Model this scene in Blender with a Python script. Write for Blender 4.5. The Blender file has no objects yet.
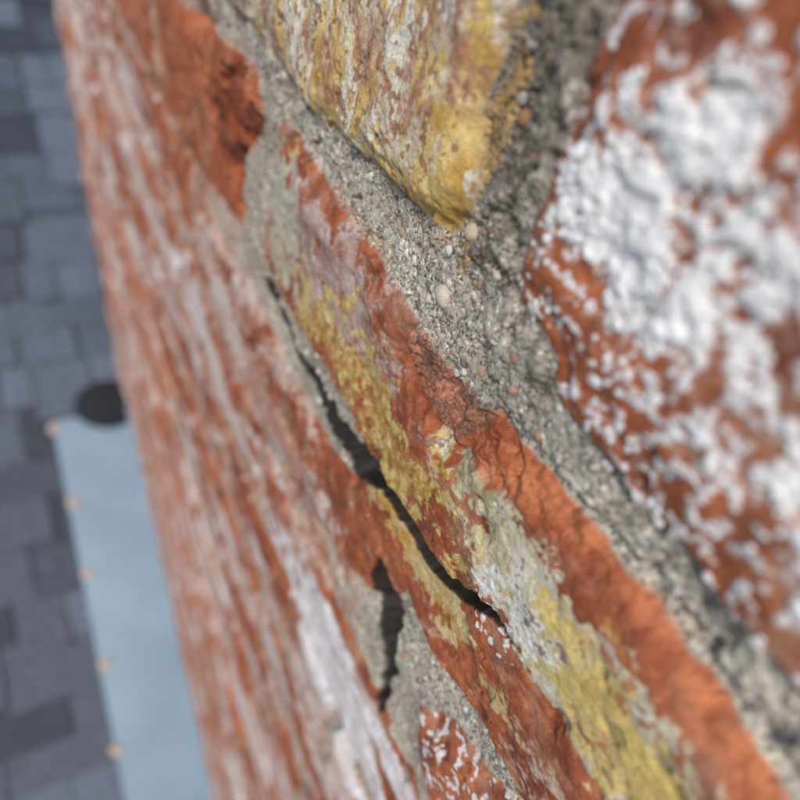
import bpy, math, random
import numpy as np
from mathutils import Matrix, Vector
random.seed(4); rng=np.random.default_rng(7)
S=0.075                      # metres per wall unit (one brick height is about 0.85 unit)
CAMZ=9.4
F=np.float32
sc=bpy.context.scene
def link(o,p=None):
    sc.collection.objects.link(o)
    if p: o.parent=p
    return o
# ------------------------------------------------------------ noise
TAB=[rng.random((256,256)).astype(F)*2-1 for _ in range(6)]
def vn(x,y,k):
    T=TAB[k%6]; x=x+k*17.31; y=y+k*9.77
    xf=np.floor(x); yf=np.floor(y)
    fx=(x-xf).astype(F); fy=(y-yf).astype(F)
    xi=xf.astype(np.int32)&255; yi=yf.astype(np.int32)&255
    x1=(xi+1)&255; y1=(yi+1)&255
    fx=fx*fx*(3-2*fx); fy=fy*fy*(3-2*fy)
    a=T[yi,xi]; b=T[yi,x1]; c=T[y1,xi]; d=T[y1,x1]
    a=a+(b-a)*fx; c=c+(d-c)*fx
    return a+(c-a)*fy
def fb(x,y,o=4,k=0,g=.5):
    s=0;A=1.;n=0
    for i in range(o):
        s=s+A*vn(x,y,k+i); n+=A; A*=g
        x,y=(x*1.6+y*1.2),(y*1.6-x*1.2)
    return s/n*1.5
def sst(a,b,x):
    t=np.clip((x-a)/(b-a),0,1); return t*t*(3-2*t)
def polysd(P,U,V):
    n=len(P); d2=np.full(U.shape,1e9,F); ins=np.zeros(U.shape,bool)
    for i in range(n):
        ax,ay=P[i]; bx,by=P[(i+1)%n]
        ex,ey=bx-ax,by-ay
        wx=U-F(ax); wy=V-F(ay)
        t=np.clip((wx*F(ex)+wy*F(ey))/F(ex*ex+ey*ey+1e-9),0,1)
        dx=wx-F(ex)*t; dy=wy-F(ey)*t
        d2=np.minimum(d2,dx*dx+dy*dy)
        if ay!=by:
            c=((V>=min(ay,by))&(V<max(ay,by)))&(U<F(ax)+(V-F(ay))*F(ex/ey))
            ins^=c
    d=np.sqrt(d2); return np.where(ins,d,-d)
def linesd(P,U,V):
    best=np.full(U.shape,1e9,F); w=np.zeros(U.shape,F)
    for i in range(len(P)-1):
        ax,ay,aw=P[i]; bx,by,bw=P[i+1]
        ex,ey=bx-ax,by-ay
        t=np.clip(((U-F(ax))*F(ex)+(V-F(ay))*F(ey))/F(ex*ex+ey*ey),0,1)
        d=np.hypot(U-F(ax)-F(ex)*t,V-F(ay)-F(ey)*t)
        m=d<best; best=np.where(m,d,best); w=np.where(m,F(aw)+F(bw-aw)*t,w)
    return best,w
# ------------------------------------------------------------ brick outlines (wall units: u along wall, v down)
Yp=[(4.3,.82),(3.46,.83),(2.96,.90),(2.61,.91),(2.1,.89),(1.62,.88),(1.36,.85),(1.30,.73),(1.29,.62),(1.37,.48),(1.37,.33),(1.39,.2),(1.39,-.15),(4.3,-.15)]
Rp=[(-1.9,1.02),(-.08,1.01),(.11,1.01),(.30,.99),(.51,.97),(.74,.96),(.78,.86),(.89,.83),(.99,.82),(1.05,.73),(1.06,.54),(1.04,.4),(1.05,.26),(1.01,.14),(1.0,-.15),(-1.9,-.15)]
Mp=[(2.95,1.09),(2.78,1.09),(2.3,1.15),(1.75,1.20),(1.40,1.20),(1.42,1.32),(1.25,1.44),(1.02,1.46),(.95,1.22),(.82,1.2),(.54,1.18),(.18,1.2),(-.13,1.24),(-1.9,1.25),(-1.9,1.88),(0,1.88),(.45,1.88),(.56,1.92),(.75,2.05),(.91,2.07),(1.17,2.05),(1.40,2.04),(1.78,2.01),(2.36,2.03),(2.88,2.05),(3.15,2.0),(3.1,1.7),(2.9,1.3)]
Sp=[(4.85,2.42),(4.2,2.42),(3.28,2.40),(2.48,2.43),(1.9,2.42),(1.62,2.32),(1.48,2.18),(1.40,1.98),(1.17,1.88),(.91,1.87),(.75,1.86),(.56,1.70),(.3,1.68),(-1.9,1.68),(-1.9,2.3),(.14,2.32),(.44,2.40),(.7,2.43),(.98,2.39),(1.13,2.70),(1.16,2.77),(1.51,2.95),(2.12,3.14),(3.22,3.25),(4.85,3.3)]
Bp=[(.66,2.88),(.44,2.62),(.14,2.48),(-1.9,2.5),(-1.9,3.25),(.4,3.3),(.55,3.15)]
Lp=[(3.30,1.03),(3.30,1.2),(3.65,1.6),(3.55,2.05),(5,2.2),(6.2,2.15),(6.2,1.15),(5,1.15),(3.9,1.05)]
POLY=[Yp,Rp,Mp,Sp,Bp,Lp]
GROOVE=[(3.2,2.18,.03),(2.8,2.22,.06),(2.36,2.26,.09),(1.95,2.26,.13),(1.65,2.21,.14),(1.50,2.12,.10),(1.42,2.06,.06)]
CRACK=[(1.55,2.13,.09),(1.44,2.08,.06),(1.33,2.01,.038),(1.22,1.985,.044),(1.10,1.985,.060),(1.0,1.99,.070),(.90,1.98,.060),(.80,1.96,.042),(.70,1.905,.034),(.62,1.85,.026),(.54,1.80,.019),(.47,1.77,.012),(.38,1.73,-.002)]
UEND=25.0; USTART=-14.0; VTOP=-8.0
RS=math.tan(math.radians(30))
def vroof(u): return 22.0+RS*(22.0-u)

def seg(a,b,s0,s1):
    n=max(2,int(2*(b-a)/(s0+s1))); t=np.linspace(0,1,n+1)
    g=s0+(s1-s0)*t; c=np.concatenate([[0],np.cumsum((g[1:]+g[:-1])/2)]); return a+(b-a)*c/c[-1]
us=np.concatenate([seg(USTART,-.4,.5,.01)[:-1],seg(-.4,2.6,.0055,.0055)[:-1],seg(2.6,6,.006,.016)[:-1],seg(6,UEND,.018,.1)])
vs=np.concatenate([seg(VTOP,0.0,.4,.01)[:-1],seg(0.0,1.75,.0044,.0044)[:-1],seg(1.75,2.35,.003,.003)[:-1],seg(2.35,2.7,.0044,.005)[:-1],seg(2.7,6,.0055,.016)[:-1],seg(6,14,.018,.06)[:-1],seg(14,vroof(USTART)+.2,.06,.3)])
U,V=np.meshgrid(us.astype(F),vs.astype(F))
def wallfield(U,V):
    n1=fb(U*5,V*5,4,1); n2=fb(U*5+40,V*5+13,4,2); n3=fb(U*28,V*28,3,3)
    Uw=U+.024*n1+.004*n3; Vw=V+.022*n2+.004*fb(U*28+9,V*28,2,4)
    p=1.14
    k=np.floor((Vw-.98)/p); vl=(Vw-.98)-k*p
    h=(np.sin(k*12.9898)*43758.5453)%1.0
    L=3.02
    uo=Uw+ (k%2)*L*.5+h*.5
    j=np.floor(uo/L); ul=uo-j*L
    g=.09
    jw=.035*fb(U*1.1,V*1.1,3,4)
    sdg=np.minimum(np.minimum(ul-g,L-g-ul),np.minimum(vl-.17+jw,p-.05-vl+jw))
    ovr=((k==-1)&(U<4.5))|((k==0)&(U<6.4))|((k==1)&(U<5.1))|((k==2)&(U<.75)&(V<3.5))
    ovr|=(V<1.05)&(V>-.2)&(U<4.5)
    sd=np.where(ovr,F(-.3),sdg).astype(F)
    gid=(k*7.0+j*3.0+20); 
    rnd=((np.sin(gid*78.233+k*3.1)*43758.5453)%1.0).astype(F)
    bid=np.full(U.shape,-1,np.int8)
    near=(U<6.6)&(V<3.7)&(V>-.5)
    Un=Uw[near];Vn=Vw[near]
    sn=sd[near]; bn=bid[near]
    for i,P in enumerate(POLY):
        s=polysd(P,Un,Vn); m=s>sn
        sn=np.where(m,s,sn); bn=np.where(m&(s>-.06),i,bn)
    sd[near]=sn; bid[near]=bn
    rnd=np.where(bid>=0,F([.5,.45,.5,.5,.4,.6,.5])[bid],rnd)
    return sd,bid,rnd,n1,n2,n3
sd,bid,rnd,n1,n2,n3=wallfield(U,V)
print('grid',U.shape)
edge=.034+.014*fb(U*3,V*3,2,5)
B=sst(-edge,edge*1.0,sd)
Bc=sst(-.010,.004,sd+.004*n3)
far=sst(5,12,np.hypot(U,V)); far2=sst(2.6,6.5,np.hypot(U,V*.9))
jr=np.clip(sst(2.75,3.0,V)*sst(1.15,1.5,U)+sst(3.5,4.1,U)*sst(1.95,2.1,V),0,1)   # smeared, brick-stained joints
# mortar height
grain=fb(U*80,V*80,3,2,.65); lump=fb(U*5+3,V*5,4,3)
pitm=sst(.35,.75,fb(U*16+2,V*16,3,1))
hm=-.064+.024*fb(U*2.2,V*2.2,3,0)+.024*lump+.006*fb(U*22,V*22,3,4)+.0045*grain-.020*pitm+.028*jr
fA=fb(U*3,V*3,5,2,.6); fB=fb(U*11,V*11,4,0,.6); fC=fb(U*34,V*34,3,3,.6); fD=fb(U*5+7,V*5,5,4,.62)
# brick height
hb=(rnd-.5)*.05*(1+far*1.6)+.020*fb(U*1.3,V*2.2,3,3)+.010*fb(U*6,V*6,4,5)+.004*fb(U*16,V*16,3,5)+.0022*fb(U*60,V*60,3,0,.6)
hb=hb+far*.06*fb(U*.5,V*2.6,3,1)
pit=sst(.42,.75,fb(U*9,V*9,4,4)); hb=hb-.014*pit
hb=hb-.034*(1-sst(0,.16,sd+.05*n1))**1.5
nib=sst(.3,.62,fb(U*3.5+11,V*3.5,4,0))*(1-sst(.02,.15,sd)); hb=hb-.035*nib
w=lambda cu,cv,ru,rv: np.exp(-((U-cu)/ru)**2-((V-cv)/rv)**2)
chip=sst(.30,.5,w(1.2,1.34,.28,.16)+.22*n1); 
chip2=sst(.4,.6,w(.88,1.31,.16,.14)+.25*n2)*(bid==2)
lb=sst(.45,.7,w(3.7,1.45,.6,.40)+.3*n1)*(bid==5)
topfr=(bid==2)*sst(.10,.0,(V-1.2)-.06*n1-.03*fb(U*2,V*2,2,1)-.02)*sst(1.05,.8,U)
H=hm+(hb-hm)*B
H-=.08*lb*B*(.8+.5*fB)
H-=.035*chip2*(1+.6*fB)+.022*topfr*(1+.6*fB)
H+=.022*chip*(1-B)*(.6+1.6*fb(U*10,V*10,4,2,.6))
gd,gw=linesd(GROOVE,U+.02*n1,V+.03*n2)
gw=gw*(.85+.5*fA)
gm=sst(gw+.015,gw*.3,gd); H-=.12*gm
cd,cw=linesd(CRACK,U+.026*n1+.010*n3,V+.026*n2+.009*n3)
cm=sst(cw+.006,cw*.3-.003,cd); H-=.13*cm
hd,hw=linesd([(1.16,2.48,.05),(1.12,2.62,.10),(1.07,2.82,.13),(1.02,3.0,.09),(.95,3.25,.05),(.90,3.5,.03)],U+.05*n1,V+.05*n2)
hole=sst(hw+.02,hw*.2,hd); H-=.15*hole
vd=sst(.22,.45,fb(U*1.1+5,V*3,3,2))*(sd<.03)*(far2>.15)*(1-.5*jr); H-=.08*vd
# ------------------------------------------------------------ colour
def c3(*c): return np.array(c,F)
def lay(col,m,c):
    c=np.asarray(c,F)
    return col+(c-col)*np.clip(m,0,1)[...,None].astype(F)
def mix(a,b,t): return c3(*a)+(c3(*b)-c3(*a))*np.clip(t,0,1)[...,None].astype(F)
red=mix((.22,.055,.025),(.49,.150,.060),.5+.42*fA+.32*fB+.28*fC+(rnd-.5)*.5)
red=lay(red,.50*sst(.2,.65,fD),(.48,.26,.16))
red=lay(red,.62*sst(.25,.70,fb(U*8+3,V*8,4,1)),(.16,.055,.032))
red=lay(red,.55*sst(.40,.65,fb(U*4+23,V*4,5,3,.62)),(.32,.19,.13))
col=red
st=fb(U*.45,V*2.3,5,5,.6); st2=fb(U*1.2,V*5,4,1,.62)
gm1=np.where(bid<0,1.,.5)*sst(-.08,.36,st*.8+st2*.45+.18*fB+.06*far)*sst(2.4,3.4,V+.25*far*4)
col=lay(col,.76*gm1,mix((.58,.42,.34),(.66,.63,.62),.55+.8*st2))
wb=sst(.32,.5,w(1.3,4.2,1.3,.55)+.4*st2+.3*fB)*(bid<0)
col=lay(col,.9*wb,mix((.58,.52,.50),(.74,.72,.73),.5+fB))
sb=(bid==3)*sst(.0,.45,fb(U*1.4,V*4,5,2,.6)+.5*fB+.3*fC+.9*(sst(1.1,3.0,U)-.60))
col=lay(col,.72*sb,mix((.55,.38,.30),(.63,.59,.57),.5+fD))
sy=(bid==3)*sst(.30,.5,w(1.10,2.07,.8,.12)+.5*fB+.35*fD+.2*fC-.12)
col=lay(col,.8*sy,mix((.46,.28,.05),(.54,.43,.22),.5+fB+.4*fC))
col=lay(col,.85*lb,mix((.07,.020,.012),(.30,.065,.025),.5+fB))
# brick Y
sv=fb(U*8,V*2.4,5,1,.65); sv2=fb(U*13+5,V*5.5,5,3,.68)
py=mix((.42,.28,.19),(.66,.59,.45),.55+.7*sv+.5*fB+.2*fC)
oy=sst(.0,.30,sv2*.7+.55*fD+.40*fC+.06+1.0*w(1.33,.75,.26,.5)+.25*w(2.0,.92,1.2,.10)-.12*sst(2.2,3,U))
py=lay(py,oy*.85,mix((.50,.29,.045),(.68,.50,.19),.5+fB+.4*fC))
py=lay(py,.85*sst(.12,.36,fb(U*9+30,V*5,5,5,.68)+.3*fC-.25*w(1.33,.7,.2,.4)),mix((.33,.14,.08),(.45,.26,.18),.5+fB))
py=lay(py,.85*sst(.26,.38,fb(U*10+3,V*4.5,5,0,.66)+.2*fC),(.70,.66,.57))
py=lay(py,.8*sst(.34,.48,fC*.7+.5*fB),(.26,.11,.05))
py=lay(py,.6*sst(.05,.0,sd),(.33,.20,.10))
mY=((bid==0)*1.)[...,None].astype(F); col=col*(1-mY)+py*mY
# brick M
mM=(bid==2)
thin=.72+.28*sst(-.3,.3,fC)
col=lay(col,.75*mM*sst(.32,.60,w(2.3,1.45,1.1,.28)+.45*fD+.3*fB+.15*fC-.05),mix((.35,.23,.20),(.50,.44,.43),.5+fB+.3*fC))
col=lay(col,.85*mM*sst(.34,.56,w(2.75,1.6,.4,.4)+.4*fB+.2*fC),mix((.38,.37,.27),(.53,.50,.37),.5+fB))
fy=fb(U*7+51,V*7,5,1,.70)
col=lay(col,.86*thin*mM*sst(.50,.66,.85*w(1.6,1.78,1.3,.34)+.55*fy+.30*fD+.28*fC),mix((.43,.27,.045),(.60,.48,.19),.5+fC+.4*fB))
col=lay(col,.85*mM*sst(.45,.58,w(.80,1.46,.22,.14)*.9+.4*fy+.2*fC),mix((.36,.34,.18),(.50,.47,.34),.5+fC))
col=lay(col,.9*mM*sst(.40,.50,w(.22,1.58,.60,.25)*1.15+.28*fy+.22*fC+.1*fB),mix((.53,.45,.28),(.65,.61,.50),.5+fB))
col=lay(col,.88*thin*mM*sst(.40,.62,w(.12,1.55,.50,.20)*1.05+.45*fb(U*6+9,V*7,5,2,.66)+.1*fC),mix((.54,.34,.04),(.67,.50,.15),.5+fC))
col=lay(col,.9*mM*sst(.45,.52,w(.50,1.64,.22,.16)*.75+.45*fC+.3*fB),(.70,.68,.62))
col=lay(col,.85*mM*sst(.32,.46,fb(U*9+77,V*9,5,3,.70)+.25*fC-.28*w(.1,1.55,.5,.22)),mix((.25,.075,.038),(.42,.145,.07),.5+fB))
col=lay(col,.85*np.clip(topfr+chip2,0,1),mix((.30,.075,.032),(.56,.19,.08),.5+fB+.5*fC))
col=lay(col,.8*mM*sst(.50,.70,fC*.6+.6*fB),(.20,.07,.04))
# brick R: efflorescence
bl=fb(U*9,V*9,5,4,.60); bl2=fb(U*28,V*28,4,1,.68)
field=.62*w(.72,.42,.27,.30)+.36*w(.42,.60,.32,.26)+.32*w(.15,.8,.24,.22)+.35*w(.92,.5,.12,.14)+.32*w(.35,.32,.32,.22)+.3*w(.66,.90,.10,.05)+.42*w(.35,.975,.3,.022)
q_=field+.48*bl+.42*bl2
ef=sst(.59,.65,q_)*(bid==1)
veil=sst(.36,.66,q_)*(bid==1)
efs=sst(.55,1.0,q_)*(bid==1)
spk=sst(.44,.52,fb(U*38,V*38,3,5,.55)+.45*field)*(bid==1)*.9
sp2=sst(.56,.62,fb(U*40,V*40,2,2,.5)+.35*w(.45,2.9,.3,.3)+.3*w(.55,1.78,.14,.12))*((bid==4)|(w(.55,1.78,.16,.14)>.35))*.85
allw=np.clip(ef+spk*.85+sp2,0,1)
col=lay(col,.42*veil,(.66,.50,.44))
col=lay(col,.96*allw,mix((.72,.71,.70),(.84,.83,.82),.55+.8*bl2))
H+=(.012*efs+.003*ef*(.8+.9*bl2)+.003*spk)
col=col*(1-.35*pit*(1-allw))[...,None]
# mortar colour
mc=mix((.27,.25,.22),(.49,.46,.40),.5+.45*fb(U*2,V*2,4,1)+.34*fB+.34*lump)
mc=lay(mc,.60*pitm,(.15,.13,.105))
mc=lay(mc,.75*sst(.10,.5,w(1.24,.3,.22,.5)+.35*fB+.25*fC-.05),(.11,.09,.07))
mc=lay(mc,.6*sst(.42,.6,w(1.31,.55,.06,.4)+.35*fB),(.42,.25,.07))
mc=lay(mc,.92*chip,mix((.13,.05,.03),(.38,.15,.09),.5+fB+.6*fC))
mc=lay(mc,.75*far2*sst(-.4,.3,st2+.3*fB),mix((.35,.15,.09),(.54,.40,.33),.5+fD))
mc=lay(mc,.85*jr*sst(-.5,.1,fD+.5*fB),mix((.32,.11,.06),(.52,.36,.28),.4+fA+fB))
mc=lay(mc,.55*sst(.2,.6,fb(U*5,V*5,4,3))*sst(-.09,-.02,sd),(.38,.20,.12))
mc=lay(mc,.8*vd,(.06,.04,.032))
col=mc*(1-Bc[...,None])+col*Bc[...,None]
gap_shade=np.clip(.97*sst(.0,.07,cm)+.96*sst(.02,.16,gm)+.95*sst(.02,.16,hole),0,.975); col=lay(col,gap_shade,(.012,.010,.008))  # shade inside crack, groove and hole painted into the colour as near-black
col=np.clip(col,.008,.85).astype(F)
mortmask=(1-Bc)*(1-.5*chip)*(1-gap_shade)*(1-.6*jr)

def bake(name,U,V,H,col,msk):
    nv,nu=U.shape
    co=np.empty((nv*nu,3),F)
    Vr=np.minimum(V,(22.0+RS*(22.0-U)+.15).astype(F))
    co[:,0]=(-H*S).ravel(); co[:,1]=(U*S).ravel(); co[:,2]=(CAMZ-Vr*S).ravel()
    idx=np.arange(nv*nu,dtype=np.int32).reshape(nv,nu)
    q=np.stack([idx[:-1,:-1],idx[1:,:-1],idx[1:,1:],idx[:-1,1:]],-1).reshape(-1,4)
    keep=(V[:-1,:-1]<22.0+RS*(22.0-U[:-1,:-1])+.15).ravel()
    q=q[keep]
    me=bpy.data.meshes.new(name)
    me.vertices.add(len(co)); me.vertices.foreach_set('co',co.ravel())
    me.loops.add(q.size); me.loops.foreach_set('vertex_index',q.ravel())
    me.polygons.add(len(q)); me.polygons.foreach_set('loop_start',np.arange(0,q.size,4,dtype=np.int32))
    me.update(calc_edges=True)
    me.polygons.foreach_set('use_smooth',np.ones(len(q),bool))
    a=me.color_attributes.new('Col','FLOAT_COLOR','POINT')
    a.data.foreach_set('color',np.concatenate([col.reshape(-1,3),np.ones((nv*nu,1),F)],1).astype(F).ravel())
    b=me.attributes.new('Mortar','FLOAT','POINT'); b.data.foreach_set('value',msk.astype(F).ravel())
    return me
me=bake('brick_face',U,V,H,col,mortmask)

# ------------------------------------------------------------ material helpers
def mat(name):
    m=bpy.data.materials.new(name); m.use_nodes=True
    nt=m.node_tree; return m,nt,nt.nodes,nt.links,nt.nodes['Principled BSDF']
m,nt,N,Lk,P=mat('weathered_brick')
tc=N.new('ShaderNodeTexCoord')
ac=N.new('ShaderNodeAttribute'); ac.attribute_name='Col'
am=N.new('ShaderNodeAttribute'); am.attribute_name='Mortar'
vo=N.new('ShaderNodeTexVoronoi'); vo.inputs['Scale'].default_value=1350
nz=N.new('ShaderNodeTexNoise'); nz.inputs['Scale'].default_value=1500; nz.inputs['Detail'].default_value=3; nz.inputs['Roughness'].default_value=.7
for n in (vo,nz): Lk.new(tc.outputs['Object'],n.inputs['Vector'])
r1=N.new('ShaderNodeValToRGB'); e=r1.color_ramp.elements
e[0].position=0;e[0].color=(.30,.26,.24,1);e[1].position=1;e[1].color=(1.95,1.85,1.72,1)
for p_,c_ in ((.14,(.52,.45,.40,1)),(.24,(.93,.91,.89,1)),(.80,(1.10,1.08,1.04,1)),(.92,(1.4,1.3,1.12,1))):
    x=e.new(p_); x.color=c_
sx=N.new('ShaderNodeSeparateColor'); Lk.new(vo.outputs['Color'],sx.inputs[0]); Lk.new(sx.outputs[0],r1.inputs[0])
r2=N.new('ShaderNodeMapRange'); r2.inputs[1].default_value=.3;r2.inputs[2].default_value=.7;r2.inputs[3].default_value=.72;r2.inputs[4].default_value=1.26
Lk.new(nz.outputs['Fac'],r2.inputs[0])
mxm=N.new('ShaderNodeMix'); mxm.data_type='RGBA'
Lk.new(am.outputs['Fac'],mxm.inputs[0]); Lk.new(r2.outputs[0],mxm.inputs[6]); Lk.new(r1.outputs[0],mxm.inputs[7])
mul=N.new('ShaderNodeMix'); mul.data_type='RGBA'; mul.blend_type='MULTIPLY'; mul.inputs[0].default_value=1
Lk.new(ac.outputs['Color'],mul.inputs[6]); Lk.new(mxm.outputs[2],mul.inputs[7]); Lk.new(mul.outputs[2],P.inputs['Base Color'])
P.inputs['Roughness'].default_value=.75; P.inputs['Specular IOR Level'].default_value=.3
inv=N.new('ShaderNodeMath'); inv.operation='SUBTRACT'; inv.inputs[0].default_value=1; Lk.new(vo.outputs['Distance'],inv.inputs[1])
b1=N.new('ShaderNodeMix'); Lk.new(am.outputs['Fac'],b1.inputs[0]); Lk.new(nz.outputs['Fac'],b1.inputs[2]); Lk.new(inv.outputs[0],b1.inputs[3])
bu=N.new('ShaderNodeBump'); bu.inputs['Strength'].default_value=.7; bu.inputs['Distance'].default_value=.0004
Lk.new(b1.outputs[0],bu.inputs['Height']); Lk.new(bu.outputs[0],P.inputs['Normal'])
brickm=m
wall=bpy.data.objects.new('brick_chimney_wall',None); link(wall)
face=link(bpy.data.objects.new('brick_face',me),wall); me.materials.append(brickm)
def meshobj(name,vs_,fs_,mt,par=None,smooth=False):
    me=bpy.data.meshes.new(name); me.from_pydata([tuple(v) for v in vs_],[],fs_); me.update()
    if smooth: me.polygons.foreach_set('use_smooth',[True]*len(me.polygons))
    me.materials.append(mt); return link(bpy.data.objects.new(name,me),par)
m2,nt,N,Lk,P=mat('plain_brickwork')
tc=N.new('ShaderNodeTexCoord'); mp=N.new('ShaderNodeMapping'); mp.inputs['Rotation'].default_value=(math.radians(90),0,0)
br=N.new('ShaderNodeTexBrick'); br.inputs['Color1'].default_value=(.42,.11,.05,1);br.inputs['Color2'].default_value=(.3,.075,.04,1);br.inputs['Mortar'].default_value=(.3,.28,.25,1)
br.inputs['Scale'].default_value=1;br.inputs['Brick Width'].default_value=.225;br.inputs['Row Height'].default_value=.0855;br.inputs['Mortar Size'].default_value=.009
Lk.new(tc.outputs['Object'],mp.inputs[0]);Lk.new(mp.outputs[0],br.inputs[0]);Lk.new(br.outputs[0],P.inputs['Base Color']);P.inputs['Roughness'].default_value=.9
y0,y1=USTART*S,UEND*S; x0,x1=.028,.62; zt=CAMZ-VTOP*S
def zr(y): return CAMZ-vroof(y/S)*S
bv=[(x0,y0,zr(y0)-.3),(x1,y0,zr(y0)-.3),(x1,y1,zr(y1)-.3),(x0,y1,zr(y1)-.3),(x0,y0,zt),(x1,y0,zt),(x1,y1,zt),(x0,y1,zt)]
meshobj('stack_body',bv,[(0,1,5,4),(1,2,6,5),(2,3,7,6),(3,0,4,7),(4,5,6,7)],m2,wall)
mc_,nt,N,Lk,P=mat('concrete_cap')
n_=N.new('ShaderNodeTexNoise'); n_.inputs['Scale'].default_value=30; rr=N.new('ShaderNodeValToRGB'); rr.color_ramp.elements[0].color=(.25,.24,.22,1); rr.color_ramp.elements[1].color=(.42,.41,.38,1)
Lk.new(n_.outputs[0],rr.inputs[0]); Lk.new(rr.outputs[0],P.inputs['Base Color']); P.inputs['Roughness'].default_value=.9
cx=[(-.04,y0-.04,zt+.002),(x1+.04,y0-.04,zt+.002),(x1+.04,y1+.04,zt+.002),(-.04,y1+.04,zt+.002)]
cap=cx+[(a,b,c+.05) for a,b,c in cx]+[(.1,y0+.1,zt+.1),(x1-.1,y0+.1,zt+.1),(x1-.1,y1-.1,zt+.1),(.1,y1-.1,zt+.1)]
meshobj('cap',cap,[(3,2,1,0),(0,1,5,4),(1,2,6,5),(2,3,7,6),(3,0,4,7),(4,5,9,8),(5,6,10,9),(6,7,11,10),(7,4,8,11),(8,9,10,11)],mc_,wall)

# ------------------------------------------------------------ aggregate pebbles in the mortar and salt clumps on the brick
import bmesh
bmx=bmesh.new(); bmesh.ops.create_icosphere(bmx,subdivisions=2,radius=1); bmx.verts.ensure_lookup_table()
pv=np.array([v.co[:] for v in bmx.verts],F); pf=np.array([[v.index for v in f_.verts] for f_ in bmx.faces],np.int32); bmx.free()
nv_,nu_=U.shape
def nearest(u,v):
    i=min(nv_-1,np.searchsorted(vs,v)); j=min(nu_-1,np.searchsorted(us,u)); return i,j
class Lumps:
    def __init__(s): s.V=[];s.F=[];s.C=[];s.off=0
    def add(s,u,v,r,c,sink=.15,flat=(.5,.8)):
        i,j=nearest(u,v); h=float(H[i,j])
        sc3=np.array([r*random.uniform(*flat),r*random.uniform(.8,1.25),r*random.uniform(.8,1.25)])
        a=random.uniform(0,6.28)
        q=pv*(1+.18*np.sin(pv[:,[1,2,0]]*random.uniform(1.5,4)+random.uniform(0,6)))*sc3
        y=q[:,1]*math.cos(a)-q[:,2]*math.sin(a); z=q[:,1]*math.sin(a)+q[:,2]*math.cos(a)
        s.V.append(np.stack([(-(h)+q[:,0]+sink*sc3[0])*S,(u+y)*S,CAMZ-(v+z)*S],1)); s.F.append(pf+s.off); s.off+=len(pv)
        s.C.append(np.tile(np.array([*c,1]),(len(pv),1)))
    def build(s,name):
        A=np.concatenate(s.V);B_=np.concatenate(s.F);C_=np.concatenate(s.C)
        m_=bpy.data.meshes.new(name); m_.from_pydata(A.tolist(),[],B_.tolist()); m_.update(); m_.polygons.foreach_set('use_smooth',[True]*len(m_.polygons))
        a_=m_.color_attributes.new('Col','FLOAT_COLOR','POINT'); a_.data.foreach_set('color',C_.astype(F).ravel())
        m_.materials.append(brickm); link(bpy.data.objects.new(name,m_),wall)
pal=[(.42,.36,.28),(.50,.46,.40),(.33,.25,.19),(.20,.17,.15),(.55,.50,.45),(.40,.24,.16),(.24,.23,.23),(.60,.57,.52)]
Lm=Lumps()
Lm.add(1.33,1.05,.040,(.54,.46,.38)); Lm.add(1.30,.80,.024,(.5,.40,.30)); Lm.add(1.14,1.22,.02,(.5,.45,.4)); Lm.add(1.0,1.12,.018,(.4,.3,.22)); Lm.add(1.12,1.08,.02,(.48,.36,.28)); Lm.add(.9,1.08,.016,(.42,.25,.18)); Lm.add(1.25,.45,.02,(.3,.16,.08)); Lm.add(1.2,.3,.022,(.34,.2,.1))
n=0; tries=0
while n<1900 and tries<80000:
    tries+=1
    u=random.uniform(-.3,3.4); v=random.uniform(0,3.4)
    i,j=nearest(u,v)
    if sd[i,j]<-.02 and gm[i,j]<.05 and hole[i,j]<.05 and cm[i,j]<.05 and jr[i,j]<.5:
        r=.004+.017*random.random()**3.5
        c=random.choice(pal); k_=random.uniform(.7,1.15)
        if u<1.5 and v<.75: k_*=.65
        if chip[i,j]>.5: c=(.34,.13,.08)
        Lm.add(u,v,r,tuple(x*k_ for x in c),.35); n+=1
Lm.build('aggregate')
Ls=Lumps(); n=0; tries=0
while n<2200 and tries<60000:
    tries+=1
    u=random.uniform(-.2,1.05); v=random.uniform(0,1.0)
    i,j=nearest(u,v)
    if ef[i,j]>.4 or (spk[i,j]>.5):
        r=.003+.007*random.random()**2.2
        k_=random.uniform(.95,1.03)
        Ls.add(u,v,r,(.80*k_,.79*k_,.79*k_),.5,(.4,.65)); n+=1
Ls.build('salt_efflorescence')

# ------------------------------------------------------------ roof
ms,nt,N,Lk,P=mat('slate_shingle')
at=N.new('ShaderNodeAttribute'); at.attribute_name='Col'; tc=N.new('ShaderNodeTexCoord')
n_=N.new('ShaderNodeTexNoise'); n_.inputs['Scale'].default_value=60; n_.inputs['Detail'].default_value=6; Lk.new(tc.outputs['Object'],n_.inputs[0])
mr=N.new('ShaderNodeMapRange'); mr.inputs[1].default_value=.3;mr.inputs[2].default_value=.7;mr.inputs[3].default_value=.65;mr.inputs[4].default_value=1.35; Lk.new(n_.outputs[0],mr.inputs[0])
mu=N.new('ShaderNodeMix'); mu.data_type='RGBA';mu.blend_type='MULTIPLY';mu.inputs[0].default_value=1
Lk.new(at.outputs['Color'],mu.inputs[6]);Lk.new(mr.outputs[0],mu.inputs[7]);Lk.new(mu.outputs[2],P.inputs['Base Color']);P.inputs['Roughness'].default_value=.8
a30=math.radians(30); ca,sa=math.cos(a30),math.sin(a30)
zR0=zr(0)
def rp(x,s,h=0):
    return (x, s*ca-h*sa, zR0+s*sa+h*ca)
S0,S1=-3.4,7.0; X0,X1=-6.0,5.0
RV=[];RF=[];RC=[]
s=S0; ex=.145
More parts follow.
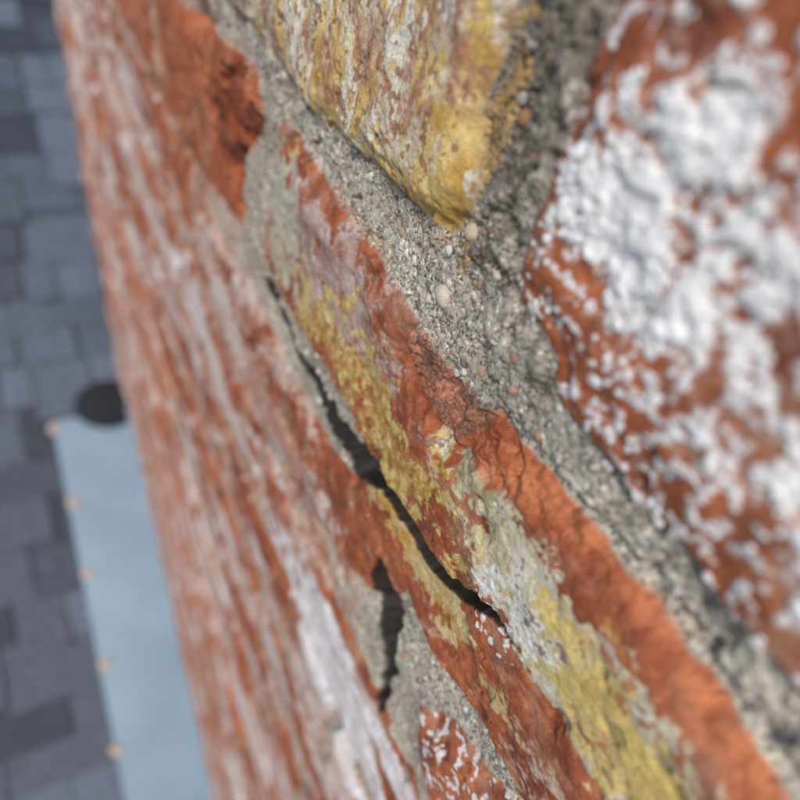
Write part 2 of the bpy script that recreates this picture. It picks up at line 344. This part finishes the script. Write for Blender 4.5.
while s<S1:
    x=X0-random.random()*.2
    while x<X1:
        wd=random.choice([.10,.14,.18,.24,.30]); g=random.choice([.0015,.004])
        t0=random.choice([.008,.012,.020]); h0=.006
        b=len(RV)
        e0=s+random.choice([-.03,-.01,.0,.012,.03])
        xa,xb=x+g,x+wd-g
        RV+= [rp(xa,e0,h0),rp(xb,e0,h0),rp(xb,e0+ex*1.5,h0-.004),rp(xa,e0+ex*1.5,h0-.004),
              rp(xa,e0,h0+t0),rp(xb,e0,h0+t0),rp(xb,e0+ex*1.5,h0),rp(xa,e0+ex*1.5,h0)]
        RF+=[(b+4,b+5,b+6,b+7),(b,b+1,b+5,b+4),(b+1,b+2,b+6,b+5),(b+3,b,b+4,b+7)]
        k_=random.choice([.40,.6,.8,.9,1,1.15]); 
        RC+=[(.094*k_,.112*k_,.148*k_,1)]*8
        x+=wd
    s+=ex
roof=bpy.data.objects.new('shingle_roof_house',None); link(roof)
ro=meshobj('shingles',RV,RF,ms,roof)
aa=ro.data.color_attributes.new('Col','FLOAT_COLOR','POINT'); aa.data.foreach_set('color',np.array(RC,F).ravel())
md,nt,N,Lk,P=mat('roof_felt'); n_=N.new('ShaderNodeTexNoise'); n_.inputs['Scale'].default_value=80; rr=N.new('ShaderNodeValToRGB'); rr.color_ramp.elements[0].color=(.02,.022,.027,1); rr.color_ramp.elements[1].color=(.06,.065,.08,1); Lk.new(n_.outputs[0],rr.inputs[0]);Lk.new(rr.outputs[0],P.inputs['Base Color']);P.inputs['Roughness'].default_value=.9
def slab(a,b,name,mt,par,h=0,th=.1):
    v_=[rp(a[0],a[1],h-th),rp(b[0],a[1],h-th),rp(b[0],b[1],h-th),rp(a[0],b[1],h-th),rp(a[0],a[1],h),rp(b[0],a[1],h),rp(b[0],b[1],h),rp(a[0],b[1],h)]
    return meshobj(name,v_,[(3,2,1,0),(4,5,6,7),(0,1,5,4),(1,2,6,5),(2,3,7,6),(3,0,4,7)],mt,par)
slab((X0,S0),(X1,S1+.06),'roof_deck',md,roof)
rdg=rp(0,S1+.06); yl=rp(0,S0)[1]; zl=rp(0,S0)[2]; yb=2*rdg[1]-yl
meshobj('rear_slope',[(X0,rdg[1],rdg[2]),(X1,rdg[1],rdg[2]),(X1,yb,zl),(X0,yb,zl),(X0,rdg[1],rdg[2]-.12),(X1,rdg[1],rdg[2]-.12),(X1,yb,zl-.12),(X0,yb,zl-.12)],[(0,1,2,3),(7,6,5,4),(3,2,6,7),(0,3,7,4),(1,5,6,2)],md,roof)
hx0,hx1,hy0,hy1=X0+.3,X1-.3,yl+.4,yb-.4; ze=zl+.4*math.tan(a30)-.16
meshobj('house_walls',[(hx0,hy0,0),(hx1,hy0,0),(hx1,hy1,0),(hx0,hy1,0),(hx0,hy0,ze),(hx1,hy0,ze),(hx1,hy1,ze),(hx0,hy1,ze),(hx0,rdg[1],rdg[2]-.16),(hx1,rdg[1],rdg[2]-.16)],[(0,1,5,4),(2,3,7,6),(1,2,6,9,5),(3,0,4,8,7)],m2,roof)
# ------------------------------------------------------------ flashing
mf,nt,N,Lk,P=mat('painted_metal_flashing')
tc=N.new('ShaderNodeTexCoord'); n_=N.new('ShaderNodeTexNoise'); n_.inputs['Scale'].default_value=5; n_.inputs['Detail'].default_value=5; Lk.new(tc.outputs['Object'],n_.inputs[0])
rr=N.new('ShaderNodeValToRGB'); rr.color_ramp.elements[0].position=.3;rr.color_ramp.elements[0].color=(.20,.28,.35,1); rr.color_ramp.elements[1].position=.7; rr.color_ramp.elements[1].color=(.24,.325,.395,1)
Lk.new(n_.outputs[0],rr.inputs[0]);Lk.new(rr.outputs[0],P.inputs['Base Color']);P.inputs['Metallic'].default_value=.35;P.inputs['Roughness'].default_value=.42
fl=bpy.data.objects.new('metal_roof_flashing',None); link(fl)
s0f=-14*S/ca; s1f=22.2*S/ca; FW=3.15
prof=[(.004,.075),(-.006,.075),(-.008,.035),(-.014,.030),(-(FW-.07)*S,.030),(-FW*S,.026),(-FW*S,.020)]
fv=[];ff=[]
ns=24
for i in range(ns+1):
    s_=s0f+(s1f-s0f)*i/ns
    for (x,h) in prof: fv.append(rp(x,s_,h+.0012*math.sin(i*1.7+x*9)))
for i in range(ns):
    for j in range(len(prof)-1):
        a=i*len(prof)+j; ff.append((a,a+1,a+1+len(prof),a+len(prof)))
fo=meshobj('strip',fv,ff,mf,fl)
so=fo.modifiers.new('s','SOLIDIFY'); so.thickness=.0015
mn,nt,N,Lk,P=mat('rusty_nail'); n_=N.new('ShaderNodeTexNoise'); n_.inputs['Scale'].default_value=120; rr=N.new('ShaderNodeValToRGB'); rr.color_ramp.elements[0].color=(.28,.12,.06,1); rr.color_ramp.elements[1].color=(.75,.66,.58,1); Lk.new(n_.outputs[0],rr.inputs[0]);Lk.new(rr.outputs[0],P.inputs['Base Color']);P.inputs['Roughness'].default_value=.5
rot=Matrix.Rotation(a30,4,'X')
bm=bmesh.new()
ys_=[21.9,18.9,16.2,12.9,10.0,7.4,4.5,1.6,-1.3,-4.2,-7.1,-10,-13]
for y_ in ys_:
    c=Vector(rp(-(FW-.13)*S+random.uniform(-.008,.008),y_*S/ca,.034))
    M_=Matrix.Translation(c)@rot
    bmesh.ops.create_cone(bm,cap_ends=True,segments=16,radius1=.019,radius2=.015,depth=.006,matrix=M_)
    bmesh.ops.create_uvsphere(bm,u_segments=12,v_segments=6,radius=.009,matrix=M_@Matrix.Translation((0,0,.004)))
mm=bpy.data.meshes.new('nails'); bm.to_mesh(mm); bm.free(); mm.materials.append(mn); link(bpy.data.objects.new('nails',mm),fl)
# ------------------------------------------------------------ low domed roof vent
mb,nt,N,Lk,P=mat('black_rubber'); n_=N.new('ShaderNodeTexNoise'); n_.inputs['Scale'].default_value=40; rr=N.new('ShaderNodeValToRGB'); rr.color_ramp.elements[0].color=(.008,.010,.013,1); rr.color_ramp.elements[1].color=(.035,.038,.046,1); Lk.new(n_.outputs[0],rr.inputs[0]);Lk.new(rr.outputs[0],P.inputs['Base Color']);P.inputs['Roughness'].default_value=.85;P.inputs['Specular IOR Level'].default_value=.2
pr=[(.110,.0),(.106,.010),(.086,.018),(.080,.030),(.098,.036),(.100,.042),(.090,.054),(.060,.066),(.025,.072),(0,.072)]
vv=[];fz=[];sg=32
base=Vector(rp(-.85*S,22.45*S/ca,.012))
for i in range(sg):
    t=2*math.pi*i/sg
    for (r,z) in pr: vv.append(base+rot@Vector((r*math.cos(t),r*math.sin(t)*.85,z)))
k=len(pr)
for i in range(sg):
    for j in range(k-1):
        a=i*k+j;b=((i+1)%sg)*k+j; fz.append((a,b,b+1,a+1))
meshobj('roof_vent',vv,fz,mb,None,True)
# ------------------------------------------------------------ ground
mg,nt,N,Lk,P=mat('grass_ground'); n_=N.new('ShaderNodeTexNoise'); n_.inputs['Scale'].default_value=.6; n_.inputs['Detail'].default_value=10; tc=N.new('ShaderNodeTexCoord'); Lk.new(tc.outputs['Object'],n_.inputs[0]); rr=N.new('ShaderNodeValToRGB'); rr.color_ramp.elements[0].color=(.035,.06,.02,1); rr.color_ramp.elements[1].color=(.09,.11,.045,1); Lk.new(n_.outputs[0],rr.inputs[0]);Lk.new(rr.outputs[0],P.inputs['Base Color']);P.inputs['Roughness'].default_value=.95
meshobj('ground',[(-1500,-1500,0),(1500,-1500,0),(1500,1500,0),(-1500,1500,0)],[(0,1,2,3)],mg)
# ------------------------------------------------------------ camera
f=593.84
Dv=np.array([-0.1872,-0.7148,-0.6738]);Cv=np.array([-0.4396,0.6744,-0.5933])
Dv/=np.linalg.norm(Dv); Cv-=Dv*(Cv@Dv); Cv/=np.linalg.norm(Cv)
ez=-Dv; ey=Cv; exx=np.cross(ey,ez)
R=Matrix([[float(q) for q in exx],[float(q) for q in ey],[float(q) for q in ez]])
cd_=bpy.data.cameras.new('Camera'); cam=bpy.data.objects.new('Camera',cd_); link(cam)
cam.matrix_world=Matrix.Translation((-S,0,CAMZ))@R.to_4x4()
cd_.sensor_width=36; cd_.lens=36*f/800; cd_.clip_start=.005; cd_.clip_end=4000
cd_.dof.use_dof=True; cd_.dof.focus_distance=2.05*S; cd_.dof.aperture_fstop=cd_.lens/4.1
sc.camera=cam
# ------------------------------------------------------------ light
sd_=Vector((-.50,-.45,.74)).normalized()
el=math.asin(sd_.z); az=math.atan2(sd_.x,sd_.y)
W=bpy.data.worlds.new('World'); sc.world=W; W.use_nodes=True
sk=W.node_tree.nodes.new('ShaderNodeTexSky'); sk.sky_type='NISHITA'; sk.sun_disc=False; sk.sun_elevation=el; sk.sun_rotation=az
bg=W.node_tree.nodes['Background']; bg.inputs[1].default_value=.14; W.node_tree.links.new(sk.outputs[0],bg.inputs[0])
sl=bpy.data.lights.new('sun','SUN'); sl.energy=2.9; sl.angle=math.radians(14); sl.color=(1,.94,.86)
so_=bpy.data.objects.new('sun',sl); link(so_); so_.rotation_euler=sd_.to_track_quat('Z','Y').to_euler()
sc.view_settings.view_transform='Standard'; sc.view_settings.look='None'; sc.view_settings.exposure=0
